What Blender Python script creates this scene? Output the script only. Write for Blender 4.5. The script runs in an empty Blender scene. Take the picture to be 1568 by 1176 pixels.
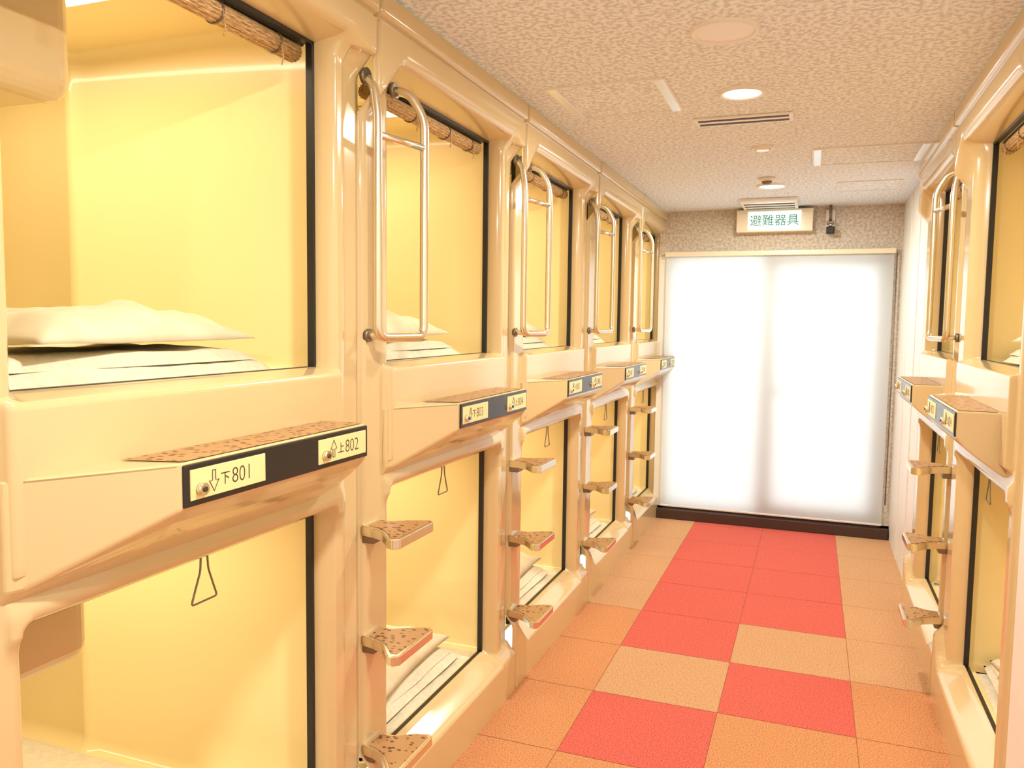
import bpy, bmesh, math, random
from mathutils import Vector, Matrix, noise
random.seed(4)
scn=bpy.context.scene
COL=bpy.context.collection
try:
    scn.view_settings.view_transform='Standard'
    scn.view_settings.look='None'
except Exception: pass

# ------------------------------------------------------------------ constants
XL=-1.1304; XR=.545; P=1.1394; Y1=.723; H=2.37; YE=6.2; YB=-1.6
# ------------------------------------------------------------------ materials
def mat(name,col,rough=.5,metal=0,coat=0,spec=.5,emis=None,es=0):
    m=bpy.data.materials.new(name);m.use_nodes=True
    b=m.node_tree.nodes['Principled BSDF']
    b.inputs['Base Color'].default_value=(*col,1);b.inputs['Roughness'].default_value=rough
    b.inputs['Metallic'].default_value=metal;b.inputs['Coat Weight'].default_value=coat;b.inputs['Coat Roughness'].default_value=.06
    b.inputs['Specular IOR Level'].default_value=spec
    if emis: b.inputs['Emission Color'].default_value=(*emis,1);b.inputs['Emission Strength'].default_value=es
    return m
def tex(m,kind,scale,c0,c1,p0=.3,p1=.7,bump=0,bdist=.002,detail=3,stretch=None,rough=.5):
    nt=m.node_tree;b=nt.nodes['Principled BSDF']
    tc=nt.nodes.new('ShaderNodeTexCoord');src=tc.outputs['Object']
    if stretch:
        mp=nt.nodes.new('ShaderNodeMapping');mp.inputs['Scale'].default_value=stretch
        nt.links.new(src,mp.inputs['Vector']);src=mp.outputs['Vector']
    if kind=='noise':
        n=nt.nodes.new('ShaderNodeTexNoise');n.inputs['Scale'].default_value=scale;n.inputs['Detail'].default_value=detail;n.inputs['Roughness'].default_value=rough;out=n.outputs['Fac']
    elif kind=='voronoi':
        n=nt.nodes.new('ShaderNodeTexVoronoi');n.inputs['Scale'].default_value=scale;out=n.outputs['Distance']
    nt.links.new(src,n.inputs['Vector'])
    r=nt.nodes.new('ShaderNodeValToRGB');r.color_ramp.elements[0].position=p0;r.color_ramp.elements[1].position=p1
    r.color_ramp.elements[0].color=(*c0,1);r.color_ramp.elements[1].color=(*c1,1)
    nt.links.new(out,r.inputs['Fac']);nt.links.new(r.outputs['Color'],b.inputs['Base Color'])
    if bump:
        bp=nt.nodes.new('ShaderNodeBump');bp.inputs['Strength'].default_value=bump;bp.inputs['Distance'].default_value=bdist
        nt.links.new(r.outputs['Color'],bp.inputs['Height']);nt.links.new(bp.outputs['Normal'],b.inputs['Normal'])
    return m
FRP=mat('moulded_frp_tan',(.69,.52,.27),.16,coat=.55)
FRPL=mat('moulded_frp_cream',(.90,.80,.60),.25,coat=.3)
INNER=mat('capsule_interior_yellow',(.97,.785,.385),.25,coat=.35)
BLACK=mat('black_gasket',(.012,.011,.010),.4)
PLATE=mat('sign_face_black',(.02,.018,.018),.22)
LABEL=mat('sign_label_yellow',(.85,.70,.33),.4)
INK=mat('sign_ink',(.05,.035,.02),.5)
METAL=mat('satin_brass_metal',(.82,.76,.62),.25,metal=1)
METALD=mat('dark_bracket',(.25,.2,.14),.4,metal=.7)
PATT=tex(mat('brown_leaf_pattern',(.4,.2,.08),.4),'voronoi',50,(.12,.05,.018),(.46,.25,.10),.30,.36,stretch=(1,1.4,1))
CLOTH=tex(mat('cotton_sheet',(.9,.86,.78),.9,spec=.1),'noise',60,(.78,.69,.50),(.88,.80,.62),bump=.15)
PILLOWM=tex(mat('cotton_pillow',(.9,.86,.74),.9,spec=.1),'noise',14,(.72,.62,.42),(.80,.71,.51),bump=.2,bdist=.004)
LAMP=mat('lamp_glow',(1,1,1),.5,emis=(1,.86,.6),es=4)
DL=mat('downlight_glow',(1,1,1),.5,emis=(1,.93,.75),es=6)
WHITE=mat('white_enamel',(.86,.83,.78),.4)
CEIL=tex(mat('ceiling_plaster',(.8,.78,.75),.8),'noise',62,(.62,.66,.70),(.88,.94,.99),.40,.56,bump=.45,bdist=.004,detail=2.5)
ENDW=tex(mat('end_wall_plaster',(.6,.5,.4),.8),'noise',55,(.50,.44,.36),(.70,.63,.53),.38,.6,bump=.4,bdist=.003,detail=3)
PANELW=tex(mat('wall_panel_cream',(.85,.8,.72),.45),'noise',3,(.82,.80,.74),(.86,.84,.78))
ORANGE=tex(mat('carpet_orange',(.7,.35,.18),.95,spec=.05),'noise',190,(.38,.18,.075),(.86,.51,.28),.38,.62,bump=.6,bdist=.003,detail=4,rough=.8)
ORANGE2=tex(mat('carpet_deep_orange',(.7,.3,.15),.95,spec=.05),'noise',190,(.40,.14,.055),(.84,.41,.19),.38,.62,bump=.6,bdist=.003,detail=4,rough=.8)
RED=tex(mat('carpet_red',(.6,.1,.07),.95,spec=.05),'noise',190,(.42,.05,.04),(.88,.21,.155),.38,.62,bump=.6,bdist=.003,detail=4,rough=.8)
SEAM=mat('carpet_seam',(.42,.15,.06),.95,spec=.05)
DARKB=mat('dark_brown_trim',(.06,.03,.02),.5)
BAMB=tex(mat('bamboo_roll',(.5,.3,.12),.6),'noise',90,(.34,.17,.06),(.84,.58,.28),.35,.65,bump=.3,stretch=(6,.6,6))
ALU=mat('aluminium_trim',(.85,.85,.85),.3,metal=.8)
VENTD=mat('vent_dark',(.06,.05,.045),.6)
def fabric():
    m=bpy.data.materials.new('roller_blind_fabric');m.use_nodes=True;nt=m.node_tree
    for n in list(nt.nodes): nt.nodes.remove(n)
    o=nt.nodes.new('ShaderNodeOutputMaterial');d=nt.nodes.new('ShaderNodeBsdfDiffuse');t=nt.nodes.new('ShaderNodeBsdfTranslucent');mx=nt.nodes.new('ShaderNodeMixShader')
    tc=nt.nodes.new('ShaderNodeTexCoord');n=nt.nodes.new('ShaderNodeTexNoise');n.inputs['Scale'].default_value=400
    r=nt.nodes.new('ShaderNodeValToRGB');r.color_ramp.elements[0].color=(.90,.92,.92,1);r.color_ramp.elements[1].color=(.96,.97,.97,1)
    nt.links.new(tc.outputs['Object'],n.inputs['Vector']);nt.links.new(n.outputs['Fac'],r.inputs['Fac'])
    nt.links.new(r.outputs['Color'],t.inputs['Color']);nt.links.new(r.outputs['Color'],d.inputs['Color'])
    mx.inputs[0].default_value=.65
    nt.links.new(d.outputs[0],mx.inputs[1]);nt.links.new(t.outputs[0],mx.inputs[2]);nt.links.new(mx.outputs[0],o.inputs[0])
    return m
FABRIC=fabric()
# ------------------------------------------------------------------ helpers
def obj(name,data,parent=None,M=None):
    o=bpy.data.objects.new(name,data);COL.objects.link(o)
    if M is not None: o.matrix_world=M
    if parent is not None: o.parent=parent
    return o
def empty(name,M=None):
    o=bpy.data.objects.new(name,None);COL.objects.link(o);o.empty_display_size=.1
    if M is not None:o.matrix_world=M
    return o
def mesh(name,verts,faces,mats,smooth=False,midx=None):
    me=bpy.data.meshes.new(name);me.from_pydata([tuple(v) for v in verts],[],faces)
    for m in (mats if isinstance(mats,(list,tuple)) else [mats]): me.materials.append(m)
    if midx: me.polygons.foreach_set('material_index',midx)
    if smooth: me.polygons.foreach_set('use_smooth',[True]*len(me.polygons))
    me.update();return me
def box(name,x0,x1,y0,y1,z0,z1,m,bev=0,seg=2):
    bm=bmesh.new();bmesh.ops.create_cube(bm,size=1)
    for v in bm.verts: v.co=Vector(((x0+x1)/2+v.co.x*(x1-x0),(y0+y1)/2+v.co.y*(y1-y0),(z0+z1)/2+v.co.z*(z1-z0)))
    if bev: bmesh.ops.bevel(bm,geom=bm.edges[:],offset=bev,segments=seg,affect='EDGES',profile=.5)
    me=bpy.data.meshes.new(name);bm.to_mesh(me);bm.free();me.materials.append(m);return me
def join(name,meshes):
    bm=bmesh.new();mats=[];
    for me in meshes:
        off=[]
        for m in me.materials:
            if m not in mats: mats.append(m)
            off.append(mats.index(m))
        n=len(bm.faces);bm.from_mesh(me);bm.faces.ensure_lookup_table()
        for f in bm.faces[n:]: f.material_index=off[f.material_index] if off else 0
    out=bpy.data.meshes.new(name);bm.to_mesh(out);bm.free()
    for m in mats: out.materials.append(m)
    return out
def mirrored(me,name):
    c=me.copy();c.name=name
    bm=bmesh.new();bm.from_mesh(c)
    for v in bm.verts: v.co.x=-v.co.x
    bmesh.ops.reverse_faces(bm,faces=bm.faces);bm.to_mesh(c);bm.free();return c
def cyl(name,c,r,h,m,axis='Z',seg=32,r2=None):
    bm=bmesh.new();bmesh.ops.create_cone(bm,cap_ends=True,segments=seg,radius1=r,radius2=r if r2 is None else r2,depth=h)
    R={'Z':Matrix(),'Y':Matrix.Rotation(math.pi/2,4,'X'),'X':Matrix.Rotation(math.pi/2,4,'Y')}[axis]
    bmesh.ops.transform(bm,matrix=Matrix.Translation(c)@R,verts=bm.verts)
    for f in bm.faces: f.smooth=len(f.verts)==4
    me=bpy.data.meshes.new(name);bm.to_mesh(me);bm.free();me.materials.append(m);return me
def fillet(pts,r=.03,n=6):
    pts=[Vector(p) for p in pts];out=[pts[0]]
    for i in range(1,len(pts)-1):
        a,b,c=pts[i-1],pts[i],pts[i+1]
        d1=(a-b);d2=(c-b);k=min(r,d1.length*.49,d2.length*.49)
        s=b+d1.normalized()*k;e=b+d2.normalized()*k
        for j in range(n+1):
            t=j/n;out.append(s*(1-t)**2+b*2*t*(1-t)+e*t*t)
    out.append(pts[-1]);return out
def tube(name,pts,r,m,seg=12):
    pts=[Vector(p) for p in pts];verts=[];faces=[]
    prev=None
    for i,p in enumerate(pts):
        t=(pts[min(i+1,len(pts)-1)]-pts[max(i-1,0)]).normalized()
        if prev is None:
            a=Vector((0,0,1)) if abs(t.z)<.9 else Vector((1,0,0)); n=t.cross(a).normalized()
        else: n=(prev-t*prev.dot(t)).normalized()
        prev=n;b=t.cross(n)
        for k in range(seg):
            an=2*math.pi*k/seg;verts.append(p+(n*math.cos(an)+b*math.sin(an))*r)
    L=len(pts)
    for i in range(L-1):
        for k in range(seg):
            faces.append((i*seg+k,i*seg+(k+1)%seg,(i+1)*seg+(k+1)%seg,(i+1)*seg+k))
    faces.append(tuple(range(seg))[::-1]);faces.append(tuple((L-1)*seg+k for k in range(seg)))
    return mesh(name,verts,faces,m,smooth=True)
def ss(a,b,x):
    t=max(0,min(1,(x-a)/(b-a)));return t*t*(3-2*t)

# ------------------------------------------------------------------ front panel of a two-tier unit
GX=-.06
OPEN=[(.155,1.000,1.395,2.200,(.03,.015,.015,.02)),
      (.155,.985,.205,1.020,(.03,.018,.06,.025))]
def prot(y,z):
    left=1-ss(.0,.16,y); 
    p=0
    p=max(p,.035*(1-ss(.15+.11*left,.20+.11*left,z)))
    h0=2.215-.12*left-.03*ss(1.02,1.12,y)
    p=max(p,.05*ss(h0-.05,h0+.03,z))
    if z>2.29: p-=.010*ss(2.29,2.295,z)*(1-ss(2.30,2.305,z))
    if z>2.30: p+=.008*ss(2.302,2.306,z)
    inb=ss(.10,.115,y)*(1-ss(1.005,1.02,y))
    p+=.02*inb*ss(1.10,1.12,z)*(1-ss(1.380,1.392,z))
    p+=.012*ss(.10,.115,y)*(1-ss(1.03,1.05,y))*(1-ss(1.06,1.08,z))*ss(1.0,1.02,z)
    if .2<z<2.2: p-=.014*ss(1.045,1.06,y)
    d=min(y,P-y); p-=.02*(1-ss(.003,.010,d))
    return p
def lines(lo,hi,step,feat):
    s=set()
    n=int(round((hi-lo)/step))
    for i in range(n+1): s.add(round(lo+(hi-lo)*i/n,4))
    for f in feat: s.add(round(f,4))
    s=sorted(s);out=[s[0]];F=set(round(f,4) for f in feat)
    for v in s[1:]:
        if v-out[-1]<.0025 and v not in F and v!=round(hi,4): continue
        out.append(v)
    return out
fy=[0,.003,.006,.010,P-.003,P-.006,P-.010,.10,.105,.11,.115,1.005,1.01,1.015,1.02,1.045,1.05,1.055,1.06]
fz=[0,1.10,1.11,1.12,1.380,1.384,1.388,1.392,2.29,2.2925,2.295,2.30,2.303,2.306]
for (a,b,c,d,w) in OPEN:
    for k in range(7):
        t=k/6; fy+=[a-w[0]*t,b+w[1]*t]; fz+=[c-w[2]*t,d+w[3]*t]
ys=lines(0,P,.018,fy);zs=lines(0,2.362,.018,fz)
V=[];Fc=[]
for z in zs:
    for y in ys:
        x=prot(y,z)
        for (a,b,c,d,w) in OPEN:
            ey=max((a-y)/w[0],(y-b)/w[1],0);ez=max((c-z)/w[2],(z-d)/w[3],0)
            t=math.sqrt(ey*ey+ez*ez)
            if t<1:
                k=math.sqrt(max(0,1-(1-t)**2)) if t>0 else 0
                k=.35*t+.65*k
                x=GX+(x-GX)*k
        V.append((x,y,z))
ny=len(ys)
for j in range(len(zs)-1):
    for i in range(ny-1):
        cy=(ys[i]+ys[i+1])/2;cz=(zs[j]+zs[j+1])/2
        if any(a<cy<b and c<cz<d for (a,b,c,d,w) in OPEN): continue
        Fc.append((j*ny+i,j*ny+i+1,(j+1)*ny+i+1,(j+1)*ny+i))
front_me=mesh('front_panel',V,Fc,FRP,smooth=True)
gs=[]
for (a,b,c,d,w) in OPEN:
    g=.010
    gs+=[box('g',GX-.012,GX+.006,a-g*.2,a+g,c,d,BLACK),box('g',GX-.012,GX+.006,b-g,b+.002,c,d,BLACK),
         box('g',GX-.012,GX+.002,a,b,c-.004,c+.001,BLACK),box('g',GX-.012,GX+.006,a,b,d-g*.8,d,BLACK)]
gasket_me=join('window_gasket',gs)
def shell(z0,z1):
    x0=GX-.008;xr=-.905;xb=-2.05;ya=.085;yb=1.052
    def sect(x,ya,yb,z0,z1,r,n=5):
        out=[]
        for cx,cz,a0 in ((yb-r,z0+r,-90),(yb-r,z1-r,0),(ya+r,z1-r,90),(ya+r,z0+r,180)):
            for k in range(n+1):
                an=math.radians(a0+90*k/n);out.append((x,cx+r*math.cos(an),cz+r*math.sin(an)))
        return out
    S=[sect(x0,ya,yb,z0,z1,.03),sect(xr+.03,ya,yb,z0,z1,.03),sect(xr+.012,ya+.018,yb-.018,z0,z1-.0,.04),sect(xr-.03,ya+.018,yb-.018,z0,z1,.04),sect(xr-.045,ya+.004,yb-.004,z0,z1,.04),sect(xb+.05,ya+.004,yb-.004,z0,z1,.04),
       sect(xb+.012,ya+.02,yb-.02,z0+.012,z1-.012,.05),sect(xb,ya+.06,yb-.06,z0+.05,z1-.05,.05)]
    n=len(S[0]);v=[p for s in S for p in s];f=[]
    for i in range(len(S)-1):
        for k in range(n): f.append((i*n+k,i*n+(k+1)%n,(i+1)*n+(k+1)%n,(i+1)*n+k))
    f.append(tuple((len(S)-1)*n+k for k in range(n)))
    return mesh('shell',v,f,INNER,smooth=False)
shell_me=join('interior_shell',[shell(1.372,2.27),shell(.180,1.115)])
for p in shell_me.polygons: p.use_smooth=True
def tvh(zc,dz):
    x0,x1,y0,y1,z0,z1=-.58,-.33,.095,.555,zc-dz,zc-.004
    body=box('t',x0,x1,y0,y1,z0,z1,FRP,.045,5)
    scr=box('t',x0-.004,x0+.01,y0+.05,y1-.05,z0+.05,z1-.05,PLATE,.004)
    return [body,scr]
tv_me=join('tv_housing',tvh(2.27,.315)+tvh(1.115,.35))
def fairing():
    top=1.2675;secs=[(.10,.012),(.13,.02),(.328,.135),(.932,.135)]
    n=7;v=[];f=[]
    for y,p in secs:
        pl=[(0,top),(p,top),(p,top-.003)]
        zf=1.186 if p>.1 else 1.10
        for k in range(n+1):
            t=k/n;pl.append((p*(1-t),zf-(zf-1.075)*(t**.8)))
        for x,z in pl: v.append((x,y,z))
    m=len(v)//len(secs)
    for i in range(len(secs)-1):
        for k in range(m-1): f.append((i*m+k,(i+1)*m+k,(i+1)*m+k+1,i*m+k+1))
    f.append(tuple(range(m)));f.append(tuple((len(secs)-1)*m+k for k in range(m))[::-1])
    me=mesh('shelf_fairing',v,f,FRP)
    bm=bmesh.new();bm.from_mesh(me);bmesh.ops.recalc_face_normals(bm,faces=bm.faces)
    es=[e for e in bm.edges if len(e.link_faces)==2 and e.calc_face_angle()>.5]
    bmesh.ops.bevel(bm,geom=es,offset=.006,segments=3,affect='EDGES',profile=.5)
    bm.to_mesh(me);bm.free();return me
fair_me=fairing()
topplate=mesh('shelf_top',[(.022,.31,1.2690),(.128,.342,1.2690),(.128,.922,1.2690),(.022,.922,1.2690)],[(0,1,2,3)],PATT)
face_me=box('sign_face',.130,.1395,.332,.929,1.189,1.2635,PLATE,.003)
def lab(y0,y1): return box('label',.138,.1412,y0,y1,1.200,1.254,LABEL,.001)
labels_me=join('sign_labels',[lab(.345,.545),lab(.725,.918)])
knobs_me=join('keyholes',[cyl('k',(.146,.368,1.218),.011,.012,METAL,'X',20),cyl('k',(.146,.748,1.218),.011,.012,METAL,'X',20),
                          cyl('k',(.1525,.368,1.218),.005,.003,INK,'X',12),cyl('k',(.1525,.748,1.218),.005,.003,INK,'X',12)])
def arrow(y,up):
    s=1 if up else -1;zc=1.228
    P2=[(-.004,-.018),(.004,-.018),(.004,0),(.012,0),(0,.020),(-.012,0),(-.004,0)]
    v=[(.1416,y+a,zc+s*b) for a,b in P2]
    return tube('arrow',[*v,v[0]],.0009,INK,5)
arrows_me=join('sign_arrows',[arrow(.402,False),arrow(.782,True)])
hook_me=tube('pull_ring',fillet([(-.03,.555,1.035),(-.03,.552,.995),(-.03,.535,.955),(-.03,.525,.930),(-.03,.60,.930),(-.03,.59,.955),(-.03,.575,.995),(-.03,.572,1.035)],.008,3),.0022,METALD,6)
rail=[tube('r',fillet([(-.002,.01,2.155),(.03,.005,2.13),(.045,0,2.05),(.045,0,1.468),(.085,.19,1.468),(.085,.19,2.08),(.045,.175,2.15),(-.002,.165,2.16)],.035,7),.0125,METAL,14),
      tube('r',[(.045,0,2.0),(.085,.19,2.0)],.010,METAL,12),
      tube('r',fillet([(-.005,.022,1.474),(.03,.018,1.474),(.05,.02,1.468)],.01,3),.010,METAL,12),
      cyl('c',(.003,.01,2.155),.022,.012,METALD,'X'),cyl('c',(.003,.165,2.16),.022,.012,METALD,'X'),cyl('c',(.003,.022,1.474),.018,.012,METALD,'X')]
rail_me=join('grab_rail',rail)
def step(zt):
    def prism(pl,z0,z1,m,bev):
        n=len(pl);v=[(x,y,z0) for x,y in pl]+[(x,y,z1) for x,y in pl]
        f=[tuple(range(n))[::-1],tuple(range(n,2*n))]+[(i,(i+1)%n,n+(i+1)%n,n+i) for i in range(n)]
        me=mesh('s',v,f,m);bm=bmesh.new();bm.from_mesh(me);bmesh.ops.recalc_face_normals(bm,faces=bm.faces)
        if bev:bmesh.ops.bevel(bm,geom=bm.edges[:],offset=bev,segments=2,affect='EDGES')
        bm.to_mesh(me);bm.free();return me
    out=[(-.01,.0),(.03,-.008),(.075,-.03),(.12,-.085),(.138,-.090),(.155,-.075),(.155,.118),(.140,.130),(.10,.115),(.05,.085),(-.01,.08)]
    ins=[(.012,.008),(.04,.0),(.08,-.022),(.124,-.072),(.142,-.070),(.145,.108),(.135,.117),(.10,.104),(.05,.075),(.012,.070)]
    return [prism(out,zt-.028,zt,METAL,.003),prism(ins,zt-.001,zt+.0015,PATT,0),
            box('b',-.01,.03,.005,.075,zt-.05,zt-.02,METALD,.004)]
steps_me=join('ladder_steps',[m for z in (.953,.642,.327) for m in step(z)])
def bamboo():
    ms=[];zc=2.172
    for k in range(14):
        a=k/14*2*math.pi;rr=.020
        ms.append(cyl('s',(-.10+rr*math.cos(a),.58,zc+rr*math.sin(a)*.9),.0055,.80,BAMB,'Y',8))
    ms.append(cyl('s',(-.10,.58,zc),.017,.79,BAMB,'Y',12))
    ms.append(cyl('s',(-.09,.58,2.199),.007,.84,BLACK,'Y',12))
    for y in (.25,.45,.70,.90):
        ms.append(cyl('s',(-.10,y,zc),.027,.005,METALD,'Y',20))
        ms.append(tube('t',[(-.076,y,zc),(-.074,y+.004,2.135),(-.076,y,2.118)],.002,BAMB,6))
    return join('rolled_bamboo_blind',ms)
bamboo_me=bamboo()
LX=-.78;LY=.69;LL=.98
lampfix_me=join('ceiling_lamp',[box('l',LX-.51,LX+.51,LY-.05,LY+.05,2.25,2.268,WHITE,.004),box('l',LX-.49,LX+.49,LY-.035,LY+.035,2.246,2.251,LAMP),
                          box('l',LX-.51,LX+.51,LY-.05,LY+.05,1.095,1.113,WHITE,.004),box('l',LX-.49,LX+.49,LY-.035,LY+.035,1.091,1.096,LAMP)])
def pillow():
    n=44;m=30;v=[];f=[];L=.32;W=.20
    for side in (1,-1):
        for j in range(m+1):
            for i in range(n+1):
                u=-1+2*i/n;w=-1+2*j/m
                px=u*L*(1-.07*(1-w*w)*abs(u)**3);py=w*W*(1-.10*(1-u*u)*abs(w)**3)
                hgt=(max(0,1-abs(u)**2.6)**.55)*(max(0,1-abs(w)**2.4)**.6)
                nz=noise.noise(Vector((px*7,py*9,side*3.1)))*.012+noise.noise(Vector((px*20,py*12,side*1.7)))*.007
                sag=-.020*(max(abs(u),abs(w))**4)
                z=side*hgt*(.052 if side>0 else .026)+nz*hgt*(1.7 if side>0 else .2)+sag
                v.append((py,px,z))
    N=(n+1)*(m+1)
    for s in (0,1):
        for j in range(m):
            for i in range(n):
                q=(s*N+j*(n+1)+i,s*N+j*(n+1)+i+1,s*N+(j+1)*(n+1)+i+1,s*N+(j+1)*(n+1)+i)
                f.append(q if s else q[::-1])
    me=mesh('pillow',v,f,PILLOWM,smooth=True)
    bm=bmesh.new();bm.from_mesh(me);bmesh.ops.remove_doubles(bm,verts=bm.verts,dist=.0008);bmesh.ops.recalc_face_normals(bm,faces=bm.faces);bm.to_mesh(me);bm.free()
    return me
pillow_me=pillow()
def slab(name,lx,ly,lz,amp,seed,m=CLOTH,cuts=26):
    bm=bmesh.new();bmesh.ops.create_grid(bm,x_segments=cuts,y_segments=cuts*2,size=1)
    for v in bm.verts:
        u,w=v.co.x,v.co.y
        e=(max(0,1-abs(u)**14)**.5)*(max(0,1-abs(w)**14)**.5)
        x=u*lx/2;y=w*ly/2
        nn=noise.noise(Vector((x*5+seed,y*6,seed)))*amp+abs(noise.noise(Vector((x*11+seed,y*9,seed*2))))*amp*.8
        v.co=Vector((x+noise.noise(Vector((y*5,seed,0)))*amp*.8,y+noise.noise(Vector((x*5,seed,4)))*amp*.8,e*lz+nn*e))
    r=bmesh.ops.extrude_face_region(bm,geom=bm.faces[:])
    for g in r['geom']:
        if isinstance(g,bmesh.types.BMVert): g.co.z=0
    bmesh.ops.recalc_face_normals(bm,faces=bm.faces)
    me=bpy.data.meshes.new(name);bm.to_mesh(me);bm.free();me.materials.append(m)
    me.polygons.foreach_set('use_smooth',[True]*len(me.polygons));return me
futon_me=slab('futon_mattress',1.9,.86,.013,.002,1.3)
blanket_me=join('folded_blanket',[slab('b1',.62,.80,.030,.009,2.2)])
b2=slab('b2',.58,.77,.026,.010,5.1)
b2.transform(Matrix.Translation((.0,-.01,.026)));
blanket_me=join('folded_blanket',[blanket_me,b2])
for me in (blanket_me,): me.polygons.foreach_set('use_smooth',[True]*len(me.polygons))
casing_me=join('outer_casing',[box('c',-2.12,-2.09,0,P,0,2.36,FRP),box('c',-2.1,GX-.03,0.0,.01,0,2.36,FRP),box('c',-2.1,GX-.03,P-.01,P,0,2.36,FRP)])

def area(name,M,sx,sy,pw,col,parent=None,shape='RECTANGLE'):
    l=bpy.data.lights.new(name,'AREA');l.shape=shape;l.size=sx
    if shape=='RECTANGLE': l.size_y=sy
    l.energy=pw;l.color=col
    return obj(name,l,parent,M)
WARM=(1,.91,.70)
PW=4.9
def unit(M,num,bed=True,pw=PW,climb=True):
    e=empty('capsule_bunk',M)
    def ch(n,me,L=Matrix()):
        o=bpy.data.objects.new(n,me);COL.objects.link(o);o.parent=e;o.matrix_local=L;return o
    for n,me in (('front_panel',front_me),('window_gasket',gasket_me),('interior_shell',shell_me),('outer_casing',casing_me),('shelf_fairing',fair_me),('shelf_top',topplate),('tv_housing',tv_me),
                 ('sign_face',face_me),('sign_labels',labels_me),('keyholes',knobs_me),('sign_arrows',arrows_me),('pull_ring',hook_me),('ceiling_lamps',lampfix_me)): ch(n,me)
    R=Matrix.Rotation(math.pi/2,4,'Z')@Matrix.Rotation(math.pi/2,4,'X')
    for k,(y,kj) in enumerate(((.418,'下'),(.798,'上'))):
        t=bpy.data.curves.new('kanji','FONT');t.body=kj;t.size=.026;t.extrude=.0002;t.materials.append(INK)
        ch('sign_kanji',t,Matrix.Translation((.1414,y,1.217))@R)
        t=bpy.data.curves.new('number','FONT');t.body=str(num+k);t.size=.042;t.extrude=.0002;t.offset=-.0007;t.materials.append(INK)
        ch('sign_number',t,Matrix.Translation((.1414,y+.030,1.213))@R@Matrix.Diagonal((.92,1,1,1)))
    if pw:
      for z,f in ((2.243,1),(1.088,1.08)):
        l=bpy.data.lights.new('capsule_light','AREA');l.shape='RECTANGLE';l.size=LL;l.size_y=.07;l.energy=pw*f;l.color=WARM
        ch('capsule_light',l,Matrix.Translation((LX,LY,z)))
    if climb: obj('grab_rail',rail_me,None,M);obj('ladder_steps',steps_me,None,M)
    if bed:
      obj('rolled_bamboo_blind',bamboo_me,None,M)
      for z in (1.373,.181):
        obj('futon_mattress',futon_me,None,M@Matrix.Translation((-1.05,.58,z)))
        obj('folded_blanket',blanket_me,None,M@Matrix.Translation((-.44,.52,z+.017)))
        obj('pillow',pillow_me,None,M@Matrix.Translation((-.34,.585,z+.017+.096))@Matrix.Rotation(math.radians(4),4,'Z'))
    return e
for k in range(-1,5): unit(Matrix.Translation((XL,Y1+k*P,0)),801+2*k,bed=k>=0,pw=PW if k>=0 else 0,climb=k>0)
for k in range(2): unit(Matrix.Translation((XR,4.74-k*P,0))@Matrix.Rotation(math.pi,4,'Z'),821+2*k,climb=False)
MR=Matrix.Translation((XR,4.74-P,0))
obj('grab_rail',mirrored(rail_me,'grab_rail_r'),None,MR);obj('ladder_steps',mirrored(steps_me,'ladder_steps_r'),None,MR)

# ------------------------------------------------------------------ room
X0=-.7919;Y0=3.6025
v=[(-1.2,YB,-.002),(.65,YB,-.002),(.65,YE+.02,-.002),(-1.2,YE+.02,-.002)];f=[(0,1,2,3)];mi=[3]
red={(0,0),(1,-1),(0,-2),(1,-3),(0,-4),(1,-5),(0,-6),(1,-7),(0,-8),(1,-9)}|{(a,b) for a in (0,1) for b in range(1,6)}
G=.0012
for i in range(-1,4):
    for j in range(-11,6):
        x0=max(X0+i*.5,-1.2);x1=min(X0+i*.5+.5,.65)
        if x1<=x0: continue
        y0=max(Y0+j*.5,YB);y1=min(Y0+j*.5+.5,YE+.02)
        if j==4: y1=YE+.02
        if j==5 or y1<=y0: continue
        b=len(v);v+=[(x0+G,y0+G,0),(x1-G,y0+G,0),(x1-G,y1-G,0),(x0+G,y1-G,0)];f.append((b,b+1,b+2,b+3))
        mi.append(2 if (i,j) in red else (1 if (j<=-1 and not (i==0 and j==-1)) or (j==0 and i in(-1,)) else 0))
obj('floor',mesh('carpet_tiles',v,f,[ORANGE,ORANGE2,RED,SEAM],midx=mi))
obj('ceiling',box('ceiling',-1.25,.70,YB,YE+.1,H,H+.05,CEIL))
obj('wall_back',box('wall_back',-3.3,2.8,YB-.06,YB,0,H,PANELW))
obj('wall_left',box('wall_left',XL-.06,XL,YB,Y1-P,0,H,PANELW))
obj('wall_right',join('wall_right',[box('w',XR,XR+.06,YB,4.74-2*P,0,H,PANELW),box('w',.562,.63,4.742,YE+.3,0,H,PANELW)]+
     [box('w',.556,.563,y,y+.02,0,H,PANELW,.002) for y in (4.76,5.20,5.66)]))
obj('wall_end',join('wall_end',[box('w',-1.13,.64,YE,YE+.08,2.03,H+.02,ENDW),box('w',-1.13,-1.055,YE,YE+.08,0,2.03,PANELW),box('w',.50,.64,YE,YE+.08,0,2.03,ENDW),box('w',-1.13,.64,YE,YE+.08,0,.09,DARKB)]))
obj('baseboard_end',box('baseboard_end',-1.10,.556,YE-.055,YE,0,.075,DARKB,.004))
FR=mat('door_frame_grey',(.42,.43,.44),.5)
def door(name,x0,x1,z0,z1,st,parts=()):
    y0,y1=YE+.03,YE+.07
    return obj(name,join(name,[box('d',x0,x0+st,y0,y1,z0,z1,FR,.004),box('d',x1-st,x1,y0,y1,z0,z1,FR,.004),box('d',x0,x1,y0,y1,z1-st,z1,FR,.004),box('d',x0,x1,y0,y1,z0,z0+st,FR,.004),*parts]))
door('window_1',-1.054,-.34,.091,2.029,.03)
door('door_1',-.335,.499,.091,2.029,.09,[box('h',-.30,-.18,YE+.002,YE+.03,1.02,1.04,FR,.004)])
bl=empty('roller_blind')
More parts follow.
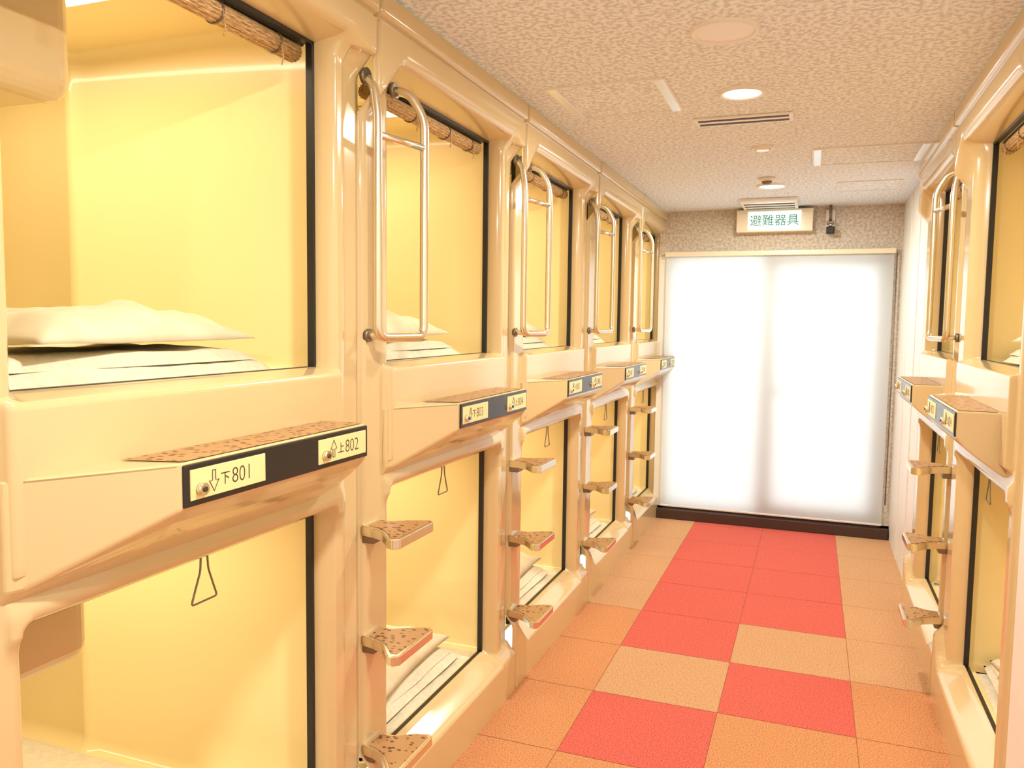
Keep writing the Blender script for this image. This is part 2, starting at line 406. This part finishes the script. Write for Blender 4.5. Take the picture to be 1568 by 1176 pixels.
obj('fabric',box('fabric',-1.072,.512,YE-.022,YE-.020,.105,2.025,FABRIC),bl)
obj('bottom_bar',box('bb',-1.072,.512,YE-.027,YE-.016,.092,.106,WHITE,.003),bl)
obj('cassette',box('cs',-1.08,.52,YE-.05,YE,2.025,2.062,FRPL,.006),bl)
obj('pull_chain',tube('ch',[(.528,YE-.03,2.03),(.530,YE-.03,1.1),(.528,YE-.03,.25)],.004,METALD,6),bl)
e=empty('evacuation_sign')
obj('housing',box('h',-.556,-.030,YE-.10,YE,2.190,2.350,FRPL,.006),e)
GL=mat('sign_panel_glow',(.9,1,.92),.4,emis=(.80,1,.92),es=.75)
obj('panel',box('p',-.475,-.110,YE-.112,YE-.10,2.205,2.335,GL,.003),e)
GRN=mat('sign_green',(.02,.30,.20),.5)
t=bpy.data.curves.new('t','FONT');t.body='避難器具';t.size=.085;t.materials.append(GRN);t.align_x='CENTER';t.extrude=.0005
obj('lettering',t,e,Matrix.Translation((-.292,YE-.1135,2.238))@Matrix.Rotation(math.pi/2,4,'X'))
e=empty('security_sensor')
obj('stem',tube('s',[(.085,YE-.06,H),(.085,YE-.06,2.25)],.010,METALD),e)
obj('plate',box('p',.055,.115,YE-.03,YE,2.22,2.34,WHITE,.004),e)
obj('arm',box('p',.06,.11,YE-.09,YE-.02,2.235,2.255,METALD,.003),e)
obj('head',box('p',.06,.115,YE-.11,YE-.06,2.165,2.215,BLACK,.006),e)
obj('neck',cyl('p',(.0875,YE-.07,2.23),.012,.04,METAL),e)
def ring(name,x,y,r0,r1,z0,z1,m):
    n=40;v=[];f=[]
    for k in range(n):
        a=2*math.pi*k/n;c,s=math.cos(a),math.sin(a)
        v+=[(x+r1*c,y+r1*s,z1),(x+r1*.97*c,y+r1*.97*s,z0),(x+r0*c,y+r0*s,z0+.001),(x+r0*.93*c,y+r0*.93*s,z1)]
    for k in range(n):
        for j in range(3): f.append((k*4+j,((k+1)%n)*4+j,((k+1)%n)*4+j+1,k*4+j+1))
    return mesh(name,v,f,m,smooth=True)
def downlight(x,y,r,pw,on=True):
    e=empty('ceiling_downlight')
    obj('trim_ring',ring('ring',x,y,r*.82,r,H-.012,H,WHITE),e)
    obj('lens',cyl('lens',(x,y,H-.004),r*.80,.006,DL if on else WHITE),e)
    if on: area('lamp',Matrix.Translation((x,y,H-.014)),r*1.5,r,pw,(1,.97,.88),e,'DISK')
CP=25
downlight(-.278,3.10,.085,CP);downlight(-.27,5.19,.090,CP)
downlight(-.28,1.1,.085,CP);downlight(-.28,-.7,.085,CP)  # unseen pair, added as fill light for the near corridor
e=empty('ceiling_speaker');obj('trim_ring',ring('r',-.275,2.45,.085,.10,H-.010,H,WHITE),e);obj('grille',cyl('g',(-.275,2.45,H-.003),.085,.006,WHITE),e)
e=empty('ceiling_spotlight');obj('trim_ring',ring('r',-.262,4.09,.040,.058,H-.010,H,WHITE),e);obj('lens',cyl('g',(-.262,4.09,H-.008),.028,.014,ALU,r2=.035),e)
e=empty('smoke_detector');obj('base',cyl('g',(-.285,4.93,H-.010),.045,.02,WHITE,r2=.05),e);obj('dome',cyl('g',(-.285,4.93,H-.028),.022,.02,METALD,r2=.032),e)
vt=[box('v',-.502,-.108,3.435,3.565,H-.008,H,WHITE,.003)]+[box('v',-.485,-.125,y,y+.022,H-.010,H-.006,VENTD) for y in (3.458,3.520)]
obj('ceiling_vent',join('ceiling_vent',vt))
vt=[box('v',-.50,-.13,5.68,6.04,H-.03,H,WHITE,.006)]+[box('v',-.48,-.15,5.70+i*.055,5.72+i*.055,H-.033,H-.028,VENTD if i%2 else ALU) for i in range(6)]
obj('air_conditioning_grille',join('g',vt))
def hatch(x0,x1,y0,y1,w=.008,alu=True):
    m=[box('h',x0,x1,y0,y1,H-.003,H,CEIL)]
    m+=[box('h',x0-w,x0,y0,y1,H-.006,H,WHITE),box('h',x1,x1+w,y0,y1,H-.006,H,WHITE),box('h',x0,x1,y0-w,y0,H-.006,H,WHITE),box('h',x0,x1,y1,y1+w,H-.006,H,WHITE)]
    if alu: m+=[box('h',x0+.0,x0+.035,y0,y1,H-.008,H,ALU,.002),box('h',x1-.035,x1,y0,y1,H-.008,H,ALU,.002)]
    obj('ceiling_access_hatch',join('ceiling_access_hatch',m))
hatch(-.95,-.525,2.84,3.27);hatch(-.03,.48,4.19,4.60)
hatch(.115,.445,5.19,5.52,.014,False)
w=bpy.data.worlds.new('daylight');scn.world=w;w.use_nodes=True
w.node_tree.nodes['Background'].inputs[0].default_value=(.86,.97,1,1);w.node_tree.nodes['Background'].inputs[1].default_value=2.2
# ------------------------------------------------------------------ camera
yaw,pitch,roll,fpx,h=.3601,-.0777,.0127,1218.1,1.5148
F=Vector((-math.sin(yaw)*math.cos(pitch),math.cos(yaw)*math.cos(pitch),math.sin(pitch)))
R=Vector((math.cos(yaw),math.sin(yaw),0));U=R.cross(F)
R2=R*math.cos(roll)+U*math.sin(roll);U2=-R*math.sin(roll)+U*math.cos(roll)
M=Matrix((( R2.x,U2.x,-F.x,0),(R2.y,U2.y,-F.y,0),(R2.z,U2.z,-F.z,h),(0,0,0,1)))
cd=bpy.data.cameras.new('camera');cd.sensor_fit='HORIZONTAL';cd.sensor_width=36;cd.lens=36*fpx/1568;cd.clip_start=.02
co=bpy.data.objects.new('camera',cd);COL.objects.link(co);co.matrix_world=M;scn.camera=co
